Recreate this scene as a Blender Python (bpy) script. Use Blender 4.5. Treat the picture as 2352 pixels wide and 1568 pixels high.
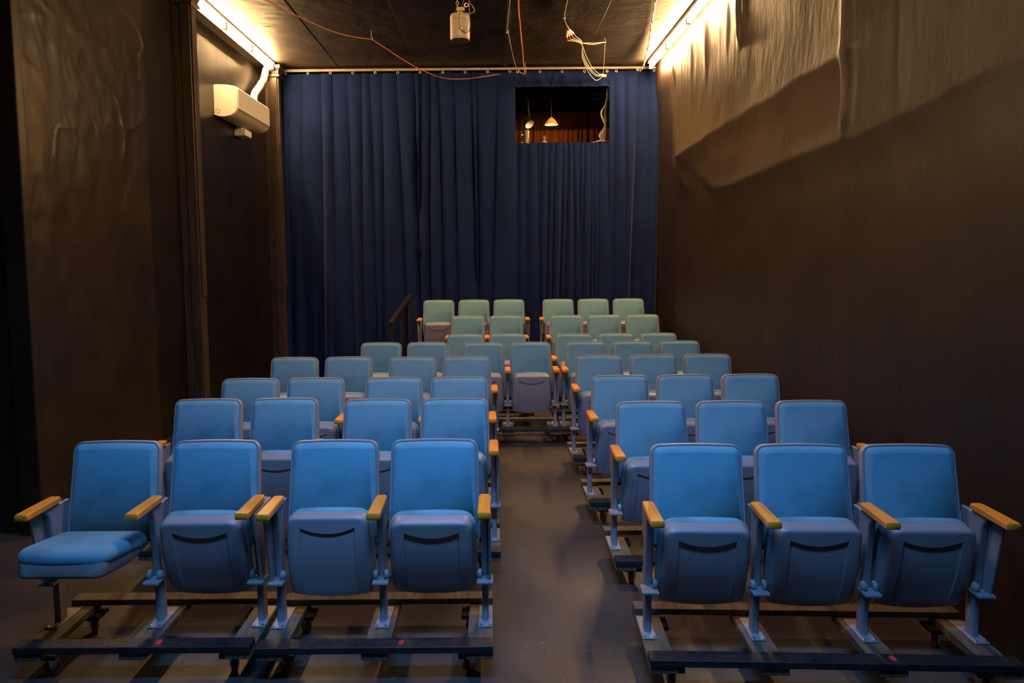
import bpy, bmesh, math, random
from mathutils import Vector, Matrix, noise
random.seed(7)
for o in list(bpy.data.objects):
    bpy.data.objects.remove(o)
SC = bpy.context.scene
C = SC.collection
R = math.radians
PI = math.pi

# ------------------------------------------------------------------ camera, world, light, exposure
cam_d = bpy.data.cameras.new('camera')
cam = bpy.data.objects.new('camera', cam_d)
C.objects.link(cam)
cam_d.sensor_width = 36.0
cam_d.lens = 36.0 * 1650 / 2352
cam_d.shift_x = (1176 - 1133) / 2352
cam_d.shift_y = (726 - 784) / 2352
cam_d.clip_end = 100
cam.matrix_world = (Matrix.Translation((0, 0, 2.03)) @ Matrix.Rotation(R(90 - 4.7), 4, 'X')
                    @ Matrix.Rotation(R(-0.5), 4, 'Z'))
SC.camera = cam
world = bpy.data.worlds.new('world')
SC.world = world
world.use_nodes = True
world.node_tree.nodes['Background'].inputs[0].default_value = (0.01, 0.012, 0.02, 1)
world.node_tree.nodes['Background'].inputs[1].default_value = 0.3
SC.view_settings.view_transform = 'Standard'
SC.view_settings.look = 'None'
SC.view_settings.gamma = 1
SC.view_settings.exposure = 0.0
SC.view_settings.use_curve_mapping = False
TUBE_STRENGTH = 520.0
TUBE_COLOR = (1.0, 0.60, 0.26)

def area(name, loc, target, sx, sy, power, color):
    d = bpy.data.lights.new(name, 'AREA')
    d.shape = 'RECTANGLE'
    d.size, d.size_y = sx, sy
    d.energy = power
    d.color = color
    o = bpy.data.objects.new(name, d)
    C.objects.link(o)
    o.location = loc
    o.rotation_euler = (Vector(target) - Vector(loc)).to_track_quat('-Z', 'Y').to_euler()
    return o
# cool light of the stage lamp bar near the ceiling above the photographer
stage = area('stage_bar_light', (-0.1, 1.5, 4.85), (-0.1, 4.4, 0.4), 2.6, 0.4, 104, (0.12, 0.39, 1.0))
stage.data.spread = R(98)
# warm work light on the ceiling over the front rows, above the frame
area('work_light', (-0.2, 4.6, 4.95), (-0.4, 7.2, 1.4), 1.2, 0.25, 115, (1.0, 0.58, 0.27))

# ------------------------------------------------------------------ materials
def mat(name, col, rough=0.6, spec=0.5, metal=0.0, var=0.0, vscale=8.0, bump=0.0, bscale=40.0,
        sheen=0.0, stretch=None, emit=None, estr=0.0, col2=None):
    m = bpy.data.materials.new(name)
    m.use_nodes = True
    nt = m.node_tree
    b = nt.nodes['Principled BSDF']
    b.inputs['Base Color'].default_value = (*col, 1)
    b.inputs['Roughness'].default_value = rough
    b.inputs['Specular IOR Level'].default_value = spec
    b.inputs['Metallic'].default_value = metal
    if sheen:
        b.inputs['Sheen Weight'].default_value = sheen
        b.inputs['Sheen Roughness'].default_value = 0.4
    if emit:
        b.inputs['Emission Color'].default_value = (*emit, 1)
        b.inputs['Emission Strength'].default_value = estr
    if var or bump:
        tc = nt.nodes.new('ShaderNodeTexCoord')
        src = tc.outputs['Object']
        if stretch:
            mp = nt.nodes.new('ShaderNodeMapping')
            mp.inputs['Scale'].default_value = stretch
            nt.links.new(src, mp.inputs[0])
            src = mp.outputs[0]
    if var:
        n = nt.nodes.new('ShaderNodeTexNoise')
        n.inputs['Scale'].default_value = vscale
        n.inputs['Detail'].default_value = 5
        nt.links.new(src, n.inputs['Vector'])
        r = nt.nodes.new('ShaderNodeValToRGB')
        c2 = col2 or tuple(min(1, c * (1 + var)) for c in col)
        c1 = tuple(c * (1 - var) for c in col)
        r.color_ramp.elements[0].position = 0.3
        r.color_ramp.elements[1].position = 0.7
        r.color_ramp.elements[0].color = (*c1, 1)
        r.color_ramp.elements[1].color = (*c2, 1)
        nt.links.new(n.outputs['Fac'], r.inputs[0])
        nt.links.new(r.outputs[0], b.inputs['Base Color'])
    if bump:
        n2 = nt.nodes.new('ShaderNodeTexNoise')
        n2.inputs['Scale'].default_value = bscale
        n2.inputs['Detail'].default_value = 6
        nt.links.new(src, n2.inputs['Vector'])
        bp = nt.nodes.new('ShaderNodeBump')
        bp.inputs['Strength'].default_value = bump
        bp.inputs['Distance'].default_value = 0.02
        nt.links.new(n2.outputs['Fac'], bp.inputs['Height'])
        nt.links.new(bp.outputs[0], b.inputs['Normal'])
    return m

def fabric_mat(name, col, scale=900):
    m = mat(name, col, rough=0.9, spec=0.15, sheen=0.15)
    nt = m.node_tree
    b = nt.nodes['Principled BSDF']
    tc = nt.nodes.new('ShaderNodeTexCoord')
    n = nt.nodes.new('ShaderNodeTexNoise')
    n.inputs['Scale'].default_value = scale
    n.inputs['Detail'].default_value = 3
    nt.links.new(tc.outputs['Object'], n.inputs['Vector'])
    n3 = nt.nodes.new('ShaderNodeTexNoise')
    n3.inputs['Scale'].default_value = 5
    nt.links.new(tc.outputs['Object'], n3.inputs['Vector'])
    ad = nt.nodes.new('ShaderNodeMath')
    ad.operation = 'ADD'
    nt.links.new(n.outputs['Fac'], ad.inputs[0])
    nt.links.new(n3.outputs['Fac'], ad.inputs[1])
    r = nt.nodes.new('ShaderNodeValToRGB')
    r.color_ramp.elements[0].position = 0.75
    r.color_ramp.elements[1].position = 1.25
    r.color_ramp.elements[0].color = (*[c * 0.78 for c in col], 1)
    r.color_ramp.elements[1].color = (*[c * 1.2 for c in col], 1)
    nt.links.new(ad.outputs[0], r.inputs[0])
    nt.links.new(r.outputs[0], b.inputs['Base Color'])
    bp = nt.nodes.new('ShaderNodeBump')
    bp.inputs['Strength'].default_value = 0.25
    bp.inputs['Distance'].default_value = 0.002
    nt.links.new(n.outputs['Fac'], bp.inputs['Height'])
    nt.links.new(bp.outputs[0], b.inputs['Normal'])
    return m

M = {}
M['fabric'] = fabric_mat('seat_fabric', (0.135, 0.275, 0.31))
M['plastic'] = mat('grey_plastic', (0.29, 0.25, 0.235), 0.42, 0.5, bump=0.06, bscale=300)
M['metal'] = mat('painted_steel', (0.26, 0.24, 0.24), 0.4, 0.5, bump=0.05, bscale=200)
M['wood'] = mat('arm_wood', (0.92, 0.285, 0.02), 0.35, 0.5, var=0.16, vscale=9, stretch=(14, 1.2, 14))
M['dolly'] = mat('dolly_paint', (0.014, 0.013, 0.0135), 0.5, 0.5, var=0.5, vscale=14, bump=0.2, bscale=60, stretch=(2, 2, 2))
M['dollywood'] = mat('dolly_plank', (0.10, 0.075, 0.05), 0.6, 0.4, var=0.45, vscale=6, bump=0.15, bscale=50, stretch=(6, 1, 6))
M['red'] = mat('red_rubber', (0.38, 0.012, 0.012), 0.4)
M['redtape'] = mat('red_tape', (0.6, 0.02, 0.025), 0.6)
M['chrome'] = mat('zinc', (0.62, 0.62, 0.62), 0.25, 0.5, metal=0.95)
M['black'] = mat('black_matte', (0.012, 0.012, 0.013), 0.6)
M['wall'] = mat('black_plaster', (0.008, 0.0052, 0.0031), 0.34, 0.5, var=0.4, vscale=2.2, bump=0.22, bscale=4.5)
M['wallr'] = mat('brown_plaster', (0.0160, 0.0066, 0.0025), 0.52, 0.4, var=0.25, vscale=1.6, bump=0.25, bscale=7, stretch=(1, 2.2, 0.8))
M['drips'] = mat('plaster_drip', (0.060, 0.036, 0.020), 0.4, 0.5, var=0.3, vscale=5, bump=0.3, bscale=20)
M['wallnear'] = mat('cracked_plaster', (0.0185, 0.0105, 0.0050), 0.36, 0.5, var=0.4, vscale=1.8, bump=0.25, bscale=5)
M['pil'] = mat('pilaster_paint', (0.046, 0.031, 0.018), 0.38, 0.5, var=0.35, vscale=5, bump=0.25, bscale=18, stretch=(4, 4, 0.5))
M['ceil'] = mat('ceiling_paint', (0.036, 0.026, 0.018), 0.5, 0.45, var=0.5, vscale=2.5, bump=0.5, bscale=6)
M['curtain'] = mat('navy_drape', (0.0036, 0.0105, 0.052), 0.95, 0.1, sheen=0.12, var=0.15, vscale=3, bump=0.1, bscale=150)
M['white'] = mat('white_plastic', (0.80, 0.76, 0.68), 0.4, 0.5)
M['grille'] = mat('dull_grey', (0.20, 0.18, 0.16), 0.5)  # plain grey of the vent slot, small marks, joint band and speaker cone
M['batten'] = mat('raw_batten', (0.26, 0.20, 0.14), 0.6, 0.3, var=0.3, vscale=8, stretch=(1, 6, 6))
M['tube'] = mat('light_diffuser', (0.9, 0.85, 0.75), 0.4, emit=TUBE_COLOR, estr=TUBE_STRENGTH)
M['ocord'] = mat('orange_cord', (0.60, 0.17, 0.06), 0.5)
M['wcord'] = mat('cream_cord', (0.46, 0.36, 0.23), 0.5)
M['gcord'] = mat('grey_cord', (0.22, 0.19, 0.17), 0.5)
M['steel'] = mat('hook_steel', (0.6, 0.55, 0.48), 0.3, metal=0.8)
M['speaker'] = mat('speaker_shell', (0.44, 0.36, 0.28), 0.55, var=0.08, vscale=20)
M['booth'] = mat('booth_black', (0.016, 0.008, 0.006), 0.8, 0.2)
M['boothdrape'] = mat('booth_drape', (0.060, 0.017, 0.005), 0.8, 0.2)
M['bulb'] = mat('bulb_glow', (1, 0.8, 0.5), 0.4, emit=(1.0, 0.55, 0.16), estr=40)
M['shade'] = mat('amber_shade', (0.85, 0.45, 0.12), 0.35, emit=(1.0, 0.36, 0.05), estr=0.35)
M['reflector'] = mat('spot_reflector', (0.92, 0.86, 0.82), 0.35)
M['can'] = mat('can_paint', (0.10, 0.09, 0.085), 0.45)
M['rail'] = mat('rail_paint', (0.012, 0.009, 0.007), 0.4)

# floor: dark brown painted concrete with scuffs
def floor_mat():
    m = mat('floor_paint', (0.06, 0.045, 0.036), 0.5, 0.45, bump=0.12, bscale=14)
    nt = m.node_tree
    b = nt.nodes['Principled BSDF']
    tc = nt.nodes.new('ShaderNodeTexCoord')
    def nz(scale, det):
        n = nt.nodes.new('ShaderNodeTexNoise')
        n.inputs['Scale'].default_value = scale
        n.inputs['Detail'].default_value = det
        nt.links.new(tc.outputs['Object'], n.inputs['Vector'])
        return n
    n1 = nz(1.3, 6)
    r1 = nt.nodes.new('ShaderNodeValToRGB')
    r1.color_ramp.elements[0].position = 0.32
    r1.color_ramp.elements[1].position = 0.72
    r1.color_ramp.elements[0].color = (0.036, 0.028, 0.023, 1)
    r1.color_ramp.elements[1].color = (0.074, 0.055, 0.042, 1)
    nt.links.new(n1.outputs['Fac'], r1.inputs[0])
    n2 = nz(34, 2)
    r2 = nt.nodes.new('ShaderNodeValToRGB')
    r2.color_ramp.elements[0].position = 0.66
    r2.color_ramp.elements[1].position = 0.78
    r2.color_ramp.elements[0].color = (0, 0, 0, 1)
    r2.color_ramp.elements[1].color = (1, 1, 1, 1)
    nt.links.new(n2.outputs['Fac'], r2.inputs[0])
    mx = nt.nodes.new('ShaderNodeMixRGB')
    mx.inputs[2].default_value = (0.19, 0.15, 0.12, 1)
    nt.links.new(r2.outputs[0], mx.inputs[0])
    nt.links.new(r1.outputs[0], mx.inputs[1])
    nt.links.new(mx.outputs[0], b.inputs['Base Color'])
    return m
M['floor'] = floor_mat()

# ------------------------------------------------------------------ mesh helpers
class MB:
    def __init__(s):
        s.v, s.f = [], []
    def add(s, vs, fs):
        k = len(s.v)
        s.v += [tuple(p) for p in vs]
        s.f += [tuple(i + k for i in f) for f in fs]
        return s
    def box(s, x0, x1, y0, y1, z0, z1):
        vs = [(x, y, z) for z in (z0, z1) for (x, y) in ((x0, y0), (x1, y0), (x1, y1), (x0, y1))]
        return s.add(vs, [(3, 2, 1, 0), (4, 5, 6, 7), (0, 1, 5, 4), (1, 2, 6, 5), (2, 3, 7, 6), (3, 0, 4, 7)])
    def loft(s, rings, cap0=True, cap1=True, closed=True):
        n = len(rings[0])
        vs = [p for r in rings for p in r]
        fs = []
        for i in range(len(rings) - 1):
            for j in range(n if closed else n - 1):
                a, b = i * n + j, i * n + (j + 1) % n
                fs.append((a, b, b + n, a + n))
        if cap0:
            fs.append(tuple(reversed(range(n))))
        if cap1:
            fs.append(tuple(range((len(rings) - 1) * n, len(rings) * n)))
        return s.add(vs, fs)
    def tube(s, pts, r, n=8, cap=True):
        pts = [Vector(p) for p in pts]
        rings = []
        up = None
        for i, p in enumerate(pts):
            t = (pts[min(i + 1, len(pts) - 1)] - pts[max(i - 1, 0)]).normalized()
            if up is None:
                up = t.orthogonal().normalized()
            up = (up - t * up.dot(t))
            up = up.normalized() if up.length > 1e-6 else t.orthogonal().normalized()
            w = t.cross(up)
            rr = r[i] if isinstance(r, (list, tuple)) else r
            rings.append([p + (up * math.cos(2 * PI * k / n) + w * math.sin(2 * PI * k / n)) * rr for k in range(n)])
        return s.loft(rings, cap, cap)
    def lathe(s, prof, n=20, mtx=None, cap0=True, cap1=True):
        rings = []
        for (r, z) in prof:
            ring = [Vector((r * math.cos(2 * PI * k / n), r * math.sin(2 * PI * k / n), z)) for k in range(n)]
            rings.append([mtx @ p for p in ring] if mtx else ring)
        return s.loft(rings, cap0, cap1)
    def torus(s, c, R_, r, axis='Y', n=14, m=6):
        vs, fs = [], []
        for i in range(n):
            a = 2 * PI * i / n
            for j in range(m):
                b = 2 * PI * j / m
                u, v, w = (R_ + r * math.cos(b)) * math.cos(a), (R_ + r * math.cos(b)) * math.sin(a), r * math.sin(b)
                p = {'Y': (u, w, v), 'X': (w, u, v), 'Z': (u, v, w)}[axis]
                vs.append((c[0] + p[0], c[1] + p[1], c[2] + p[2]))
                fs.append((i * m + j, ((i + 1) % n) * m + j, ((i + 1) % n) * m + (j + 1) % m, i * m + (j + 1) % m))
        return s.add(vs, fs)
    def mesh(s, name, material, smooth=False, bevel=0.0, seg=2):
        me = bpy.data.meshes.new(name)
        me.from_pydata(s.v, [], s.f)
        bm = bmesh.new()
        bm.from_mesh(me)
        bmesh.ops.remove_doubles(bm, verts=bm.verts, dist=1e-5)
        bmesh.ops.recalc_face_normals(bm, faces=bm.faces)
        if bevel:
            es = [e for e in bm.edges if e.calc_face_angle(0) > 0.6]
            bmesh.ops.bevel(bm, geom=es, offset=bevel, segments=seg, affect='EDGES', profile=0.5)
        bm.to_mesh(me)
        bm.free()
        if smooth:
            for p in me.polygons:
                p.use_smooth = True
            if smooth != 'all':
                me.set_sharp_from_angle(angle=R(38))
        me.materials.append(material if not isinstance(material, str) else M[material])
        return me

def obj(name, me, parent=None, loc=(0, 0, 0), rot=(0, 0, 0)):
    o = bpy.data.objects.new(name, me)
    C.objects.link(o)
    o.location = loc
    o.rotation_euler = rot
    if parent:
        o.parent = parent
    return o

def thing(name, label, cat, loc=(0, 0, 0), rz=0, group=None, me=None):
    o = bpy.data.objects.new(name, me)
    C.objects.link(o)
    o.location = loc
    o.rotation_euler = (0, 0, rz)
    o['label'] = label
    o['category'] = cat
    if group:
        o['group'] = group
    return o

def struct(name, me, label=None, parent=None):
    o = obj(name, me, parent)
    if parent is None:
        o['kind'] = 'structure'
        if label:
            o['label'] = label
    return o

def catmull(pts, n=8):
    pts = [Vector(p) for p in pts]
    P = [pts[0]] + pts + [pts[-1]]
    out = []
    for i in range(1, len(P) - 2):
        for k in range(n):
            t = k / n
            a, b, c, d = P[i - 1], P[i], P[i + 1], P[i + 2]
            out.append(0.5 * ((2 * b) + (c - a) * t + (2 * a - 5 * b + 4 * c - d) * t * t + (3 * b - a - 3 * c + d) * t ** 3))
    out.append(pts[-1])
    return out

# ------------------------------------------------------------------ the room shell
XL, XR, YB, ZC = -3.55, 2.64, 11.86, 5.08
FLOOR = -0.06
struct('floor', MB().box(-4.6, 3.1, -3.0, 15.0, FLOOR - 0.1, FLOOR).mesh('floor', 'floor'), 'dark brown painted concrete floor with scuffs')

# ceiling: painted boards with open joints
ceil = struct('ceiling', MB().box(-4.6, 3.1, -3.0, 15.0, ZC + 0.03, ZC + 0.13).mesh('ceiling', 'black'), 'black painted boarded ceiling')
cx = [-4.6, -2.44, -1.22, 0.20, 0.255, 1.45, 3.1]
for i in range(len(cx) - 1):
    ys = [-3.0, 1.2 + 0.3 * (i % 2), 3.7 + 0.5 * (i % 3), 6.1 + 0.2 * (i % 2), 8.6 - 0.35 * (i % 2), 11.05 + 0.12 * (i % 3), 11.9]
    if i == 3:
        ys = [-3.0, 11.9]
    for k in range(len(ys) - 1):
        drop = 0.03 if i == 3 else random.uniform(0.0, 0.006)
        g = 0.0022
        mb = MB().box(cx[i] + g, cx[i + 1] - g, ys[k] + g, ys[k + 1] - g, ZC - drop, ZC + 0.031)
        obj('panel', mb.mesh('panel', 'ceil', bevel=0.003, seg=1), ceil)

# right wall: lumpy plaster laid on in thick bands
def smooth(a, b, x):
    t = max(0.0, min(1.0, (x - a) / (b - a)))
    return t * t * (3 - 2 * t)
def wall_disp(y, z):
    n1 = noise.noise(Vector((y * 1.1, z * 0.9, 3.1)))
    n2 = noise.noise(Vector((y * 4.0, z * 3.0, 8.1)))
    ea = 3.50 + 0.03 * noise.noise(Vector((y * 2, 1.7, 0))) - 0.02 * (y - 7)
    eb = 2.86 + 0.05 * noise.noise(Vector((y * 1.3, 9.7, 0))) - 0.025 * (y - 6)
    if y < 5.0:
        eb += 0.10 * smooth(5.0, 3.6, y)
    d = 0.012 * n1 + 0.004 * n2
    up = smooth(ea - 0.30, ea + 0.01, z)
    far = 1 - smooth(10.38, 10.42, y + 0.03 * n1)
    d += far * up * (0.012 + 0.022 * math.exp(-abs(z - ea) / 0.14)) * smooth(5.0, 5.45, y)
    d += up * 0.010 * (1 - smooth(5.0, 5.45, y))
    diag = smooth(-0.10, 0.06, (z - 2.80) - (y - 8.6) * 0.36) if y > 8.55 else 1.0
    low = smooth(eb - 0.34, eb + 0.02, z) if y < 8.65 else 1.0
    fadeb = smooth(2.6, 4.4, y)
    d += far * diag * low * fadeb * (0.012 + 0.020 * math.exp(-abs(z - eb) / 0.15))
    # vertical ridges of thick plaster
    for (yc, zb, h, w) in ((5.40, 2.93, 0.05, 0.075), (7.78, 4.25, 0.035, 0.05), (4.70, 3.0, 0.02, 0.06), (7.62, 4.4, 0.025, 0.03)):
        yy = y - yc - 0.04 * noise.noise(Vector((z * 2.5, yc, 0)))
        k = smooth(zb - 0.1, zb + 0.15, z)
        if yy > 0:
            d += k * h * max(0, 1 - yy / (w * 1.6))
        else:
            d += k * h * max(0, 1 + yy / (w * 1.3))
    # drips hanging from the top
    dr = max(0, noise.noise(Vector((y * 9.0, z * 0.35, 5.5))))
    d += 0.030 * dr * smooth(3.9, 4.9, z) * smooth(7.5, 8.2, y)
    d += -0.05 * (1 - far) * (1 - smooth(4.35, 4.80, z))
    return d
ys = [-3.0 + 0.14 * i for i in range(44)]
ys = [y for y in ys if y < 3.0] + [3.0 + 0.03 * i for i in range(int((YB - 3.0) / 0.03) + 1)] + [YB]
zs = [FLOOR] + [0.0 + 0.1 * i for i in range(23)] + [2.3 + 0.025 * i for i in range(int(2.8 / 0.025) + 1)]
vs, fs = [], []
for y in ys:
    for z in zs:
        vs.append((XR - wall_disp(y, z), y, z))
nz = len(zs)
for i in range(len(ys) - 1):
    for j in range(nz - 1):
        fs.append((i * nz + j, i * nz + j + 1, (i + 1) * nz + j + 1, (i + 1) * nz + j))
mb = MB().add(vs, fs)
struct('wall_right', mb.mesh('wall_right', 'wallr', smooth='all'), 'brown-black lumpy plaster wall')
struct('wall_outer', MB().box(XR + 0.2, XR + 0.3, -3.0, 15.0, FLOOR, 5.2).mesh('wall_outer', 'black'))

# left wall: bay wall, thicker near section, dark opening before it
def lumpy(x, y0, y1, z0, z1, st, amp, seed, crack=0.0):
    vs, fs = [], []
    ny, nzz = max(2, int((y1 - y0) / st)), max(2, int((z1 - z0) / st))
    for i in range(ny + 1):
        for j in range(nzz + 1):
            y, z = y0 + (y1 - y0) * i / ny, z0 + (z1 - z0) * j / nzz
            d = amp * (noise.noise(Vector((y * 1.6, z * 1.2, seed))) + 0.5 * noise.noise(Vector((y * 6, z * 5, seed + 3)))
                       + 0.35 * abs(noise.noise(Vector((y * 11 + z * 4, z * 9, seed + 7))))
                       + crack * max(0, 1 - abs(noise.noise(Vector((y * 1.9 + 0.3 * z, z * 2.3, seed + 11)))) / 0.05) * smooth(2.4, 3.6, z) * max(0, noise.noise(Vector((y * 1.2, z * 1.5, seed + 20))) + 0.25))
            vs.append((x + d, y, z))
    for i in range(ny):
        for j in range(nzz):
            a = i * (nzz + 1) + j
            fs.append((a, a + 1, a + nzz + 2, a + nzz + 1))
    return vs, fs
mb = MB().add(*lumpy(XL, 7.30, YB, FLOOR, ZC + 0.02, 0.06, 0.006, 2.0))
wl = struct('wall_left', mb.mesh('wall_left', 'wall', smooth='all'), 'black painted plaster side wall between pilasters')
mb = MB().add(*lumpy(-3.47, 5.42, 7.36, FLOOR, ZC + 0.02, 0.02, 0.010, 9.0, 1.6))
mb.box(-3.8, -3.475, 5.40, 7.36, FLOOR, ZC)
struct('wall_left_near', mb.mesh('wall_left_near', 'wallnear', smooth=True), 'thicker black plaster wall section with cracked paint')
mb = MB().box(-3.62, -3.452, 5.335, 5.425, FLOOR, ZC)
struct('trim_1', mb.mesh('trim', 'wallnear', bevel=0.012), 'corner bead at the end of the near wall')
mb = MB().box(-4.4, -4.3, -3.0, 5.6, FLOOR, ZC)
mb.box(-4.4, -3.55, 5.50, 5.6, FLOOR, ZC)
struct('wall_left_opening', mb.mesh('wall_left_opening', 'black'))
struct('wall_front', MB().box(-4.6, 3.1, -3.1, -3.0, FLOOR, 5.2).mesh('wall_front', 'black'))
mb = MB().box(-4.3, -4.26, -3.0, 5.5, FLOOR, 0.14)
struct('baseboard_left', mb.mesh('baseboard_left', 'pil', bevel=0.008))
mb = MB().box(-3.47, -3.44, 5.43, 7.3, FLOOR, 0.10).box(-3.56, -3.52, 7.37, 8.2, FLOOR, 0.10).box(-3.56, -3.52, 8.45, 11.5, FLOOR, 0.10)
struct('baseboard_left_bay', mb.mesh('baseboard_left_bay', 'pil', bevel=0.006))

# pilasters with moulded caps
def pilaster(n, y0, y1, xo):
    st = struct('trim_%d' % n, MB().box(XL - 0.05, xo, y0, y1, FLOOR, ZC - 0.16).mesh('pilaster', 'pil', bevel=0.006),
                'dark painted pilaster on the left wall')
    obj('batten', MB().box(xo - 0.10, xo + 0.004, y0 - 0.022, y0 + 0.001, FLOOR, ZC - 0.20).mesh('batten', 'pil', bevel=0.004), st)
    obj('edge_board', MB().box(xo - 0.001, xo + 0.022, y0 + 0.01, y1 - 0.03, 1.6, ZC - 0.19).mesh('edge_board', 'pil', bevel=0.003), st)
    rings = []
    for (z, e) in ((4.86, 0.0), (4.87, 0.028), (4.90, 0.028), (4.915, 0.012), (4.96, 0.022), (5.0, 0.05), (5.04, 0.055)):
        rings.append([(XL - 0.05, y0 - 0.02 - e, z), (xo + 0.02 + e, y0 - 0.02 - e, z), (xo + 0.02 + e, y1 + e, z), (XL - 0.05, y1 + e, z)])
    obj('capital', MB().loft(rings).mesh('capital', 'pil'), st)
pilaster(2, 8.26, 8.42, -3.36)
pilaster(3, 11.52, 11.68, -3.36)

# back wall with the booth opening, the booth behind it
WX0, WX1, WZ0, WZ1 = 0.36, 1.93, 3.84, 4.78
mb = MB()
for (x0, x1, z0, z1) in ((-4.6, WX0, FLOOR, 5.2), (WX1, 3.1, FLOOR, 5.2), (WX0, WX1, FLOOR, WZ0), (WX0, WX1, WZ1, 5.2)):
    mb.box(x0, x1, YB, YB + 0.08, z0, z1)
struct('wall_back', mb.mesh('wall_back', 'booth'))
for nm, bx in (('floor_booth', (-0.5, 2.7, YB + 0.08, 13.7, 2.9, 3.0)), ('ceiling_booth', (-0.5, 2.7, YB + 0.08, 13.7, 5.05, 5.1)),
               ('wall_booth_left', (-0.6, -0.5, YB + 0.08, 13.8, 2.9, 5.1)), ('wall_booth_right', (2.7, 2.8, YB + 0.08, 13.8, 2.9, 5.1)),
               ('wall_booth_back', (-0.5, 2.7, 13.7, 13.8, 2.9, 5.1))):
    struct(nm, MB().box(*bx).mesh(nm, 'booth'))

# ------------------------------------------------------------------ drapes
def drape(name, label, x0, x1, z0, z1, y, seed, amp=0.045, sp=(0.10, 0.21), top_gather=0.35, nz=56, material='curtain', group=None, sag=0.0, ragged=0.0):
    rnd = random.Random(seed)
    cs = [x0 - 0.1]
    while cs[-1] < x1 + 0.2:
        cs.append(cs[-1] + rnd.uniform(*sp))
    amps = [rnd.uniform(0.45, 1.25) * amp for _ in cs]
    dr = [rnd.uniform(-0.16, 0.16) for _ in cs]
    w2 = [rnd.uniform(0, 6.28) for _ in cs]
    nx = max(24, int((x1 - x0) / 0.0125))
    vs, fs = [], []
    for j in range(nz + 1):
        v = j / nz
        t = 1 - v                                   # 0 at the top
        cc = [c + dr[i] * t * 0.8 + 0.012 * math.sin(w2[i] + t * 5) for i, c in enumerate(cs)]
        cc = [max(cc[:i + 1]) + 0.002 * i for i in range(len(cc))]
        k = 0
        A = top_gather + (1 - top_gather) * smooth(0.0, 0.3, t)
        for i in range(nx + 1):
            x = x0 + (x1 - x0) * i / nx
            while k < len(cc) - 2 and cc[k + 1] < x:
                k += 1
            f = (x - cc[k]) / max(1e-4, cc[k + 1] - cc[k])
            f = max(0.0, min(1.0, f))
            prof = abs(math.sin(PI * f)) ** 0.55
            wob = 0.016 * noise.noise(Vector((x * 2.1, v * 3.0, seed)))
            lip = -0.01 * math.sin(f * PI * 3) * t
            yy = y - (prof * amps[k] + lip) * A - wob * 2
            zz = z0 + (z1 - z0) * v
            if v > 0.9:
                zz -= sag * (abs(math.sin(PI * (x - x0) / 0.335)) ** 1.5) * (v - 0.9) * 10
            if v < 0.08 or v > 0.95:
                zz += ragged * noise.noise(Vector((x * 23, v * 2, seed)))
            vs.append((x, yy, zz))
    for j in range(nz):
        for i in range(nx):
            a = j * (nx + 1) + i
            fs.append((a, a + 1, a + nx + 2, a + nx + 1))
    me = MB().add(vs, fs).mesh(name, material, smooth='all')
    return thing(name, label, 'curtain', me=me, group=group)
YD = 11.82
cur = drape('curtain', 'wide navy blue curtain hung in long folds left of the booth window', -3.36, 0.385, -0.04, 4.99, YD, 11, amp=0.12, sp=(0.08, 0.33), sag=0.02)
cur2 = drape('curtain', 'narrow navy curtain strip at the right wall beside the booth window', 1.90, 2.70, -0.04, 5.0, YD, 5, amp=0.07, sag=0.015)
cur3 = drape('curtain', 'navy curtain panel hanging below the booth window', 0.375, 1.91, -0.04, 3.86, YD - 0.02, 23, amp=0.07, sp=(0.06, 0.16), top_gather=0.45, ragged=0.03)
cur4 = drape('curtain', 'short navy cloth strip stretched above the booth window', 0.30, 1.96, 4.75, 5.0, YD - 0.01, 31, amp=0.02, sp=(0.1, 0.3), nz=16, ragged=0.02, sag=0.01)
gm = MB().torus((0, 0, 0), 0.017, 0.005, 'Y', 12, 6).mesh('grommet', 'steel', smooth='all')
for (c, x0, x1) in ((cur, -3.28, 0.3), (cur2, 2.0, 2.6), (cur4, 0.42, 1.85)):
    n = max(2, int((x1 - x0) / 0.33) + 1)
    for i in range(n):
        obj('grommet', gm, c, (x0 + (x1 - x0) * i / (n - 1), YD - 0.085 if c is cur else YD - 0.065, 4.975))
bt = struct('trim_4', MB().box(-3.38, 2.70, 11.74, 11.765, 5.0, 5.04).mesh('batten', 'batten', bevel=0.003), 'pale wooden batten above the curtain')
rod = thing('curtain_rail', 'thin steel rail along the top edge of the curtain', 'rail', me=MB().tube([(-3.38, 11.70, 4.995), (2.68, 11.70, 5.0)], 0.005, 8).mesh('curtain_rail', 'steel', smooth=True))

# ------------------------------------------------------------------ cove lights (the tubes light the room)
def light_strip(name, label, x, y0, y1, z, side):
    t = thing(name, label, 'light fixture', (x, (y0 + y1) / 2, z))
    L = (y1 - y0) / 2
    obj('housing', MB().box(-0.045, 0.045, -L, L, 0.062, ZC - z - 0.002).mesh('housing', 'white', bevel=0.004), t)
    n = 3
    for k in range(n):
        a, b = -L + 2 * L * k / n + 0.03, -L + 2 * L * (k + 1) / n - 0.03
        obj('lamp_tube', MB().tube([(0, a, 0), (0, b, 0)], 0.022, 12).mesh('lamp_tube', 'tube', smooth=True), t)
        for e in (a, b):
            obj('socket', MB().box(-0.026, 0.026, e - 0.012, e + 0.012, -0.026, 0.064).mesh('socket', 'white', bevel=0.003), t)
    return t
light_strip('cove_light', 'glowing warm tube light along the left wall under the ceiling', -3.40, 8.46, 11.45, 4.985, -1)
light_strip('cove_light', 'glowing warm tube light along the right wall under the ceiling', 2.50, 8.25, 11.55, 4.97, 1)
sh = thing('cove_shelf', 'dark narrow board fixed to left wall below the tube light', 'shelf', (-3.5, 9.9, 4.93),
           me=MB().box(-0.06, 0.085, -1.42, 1.58, 0, 0.02).mesh('cove_shelf', 'pil', bevel=0.004))

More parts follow.
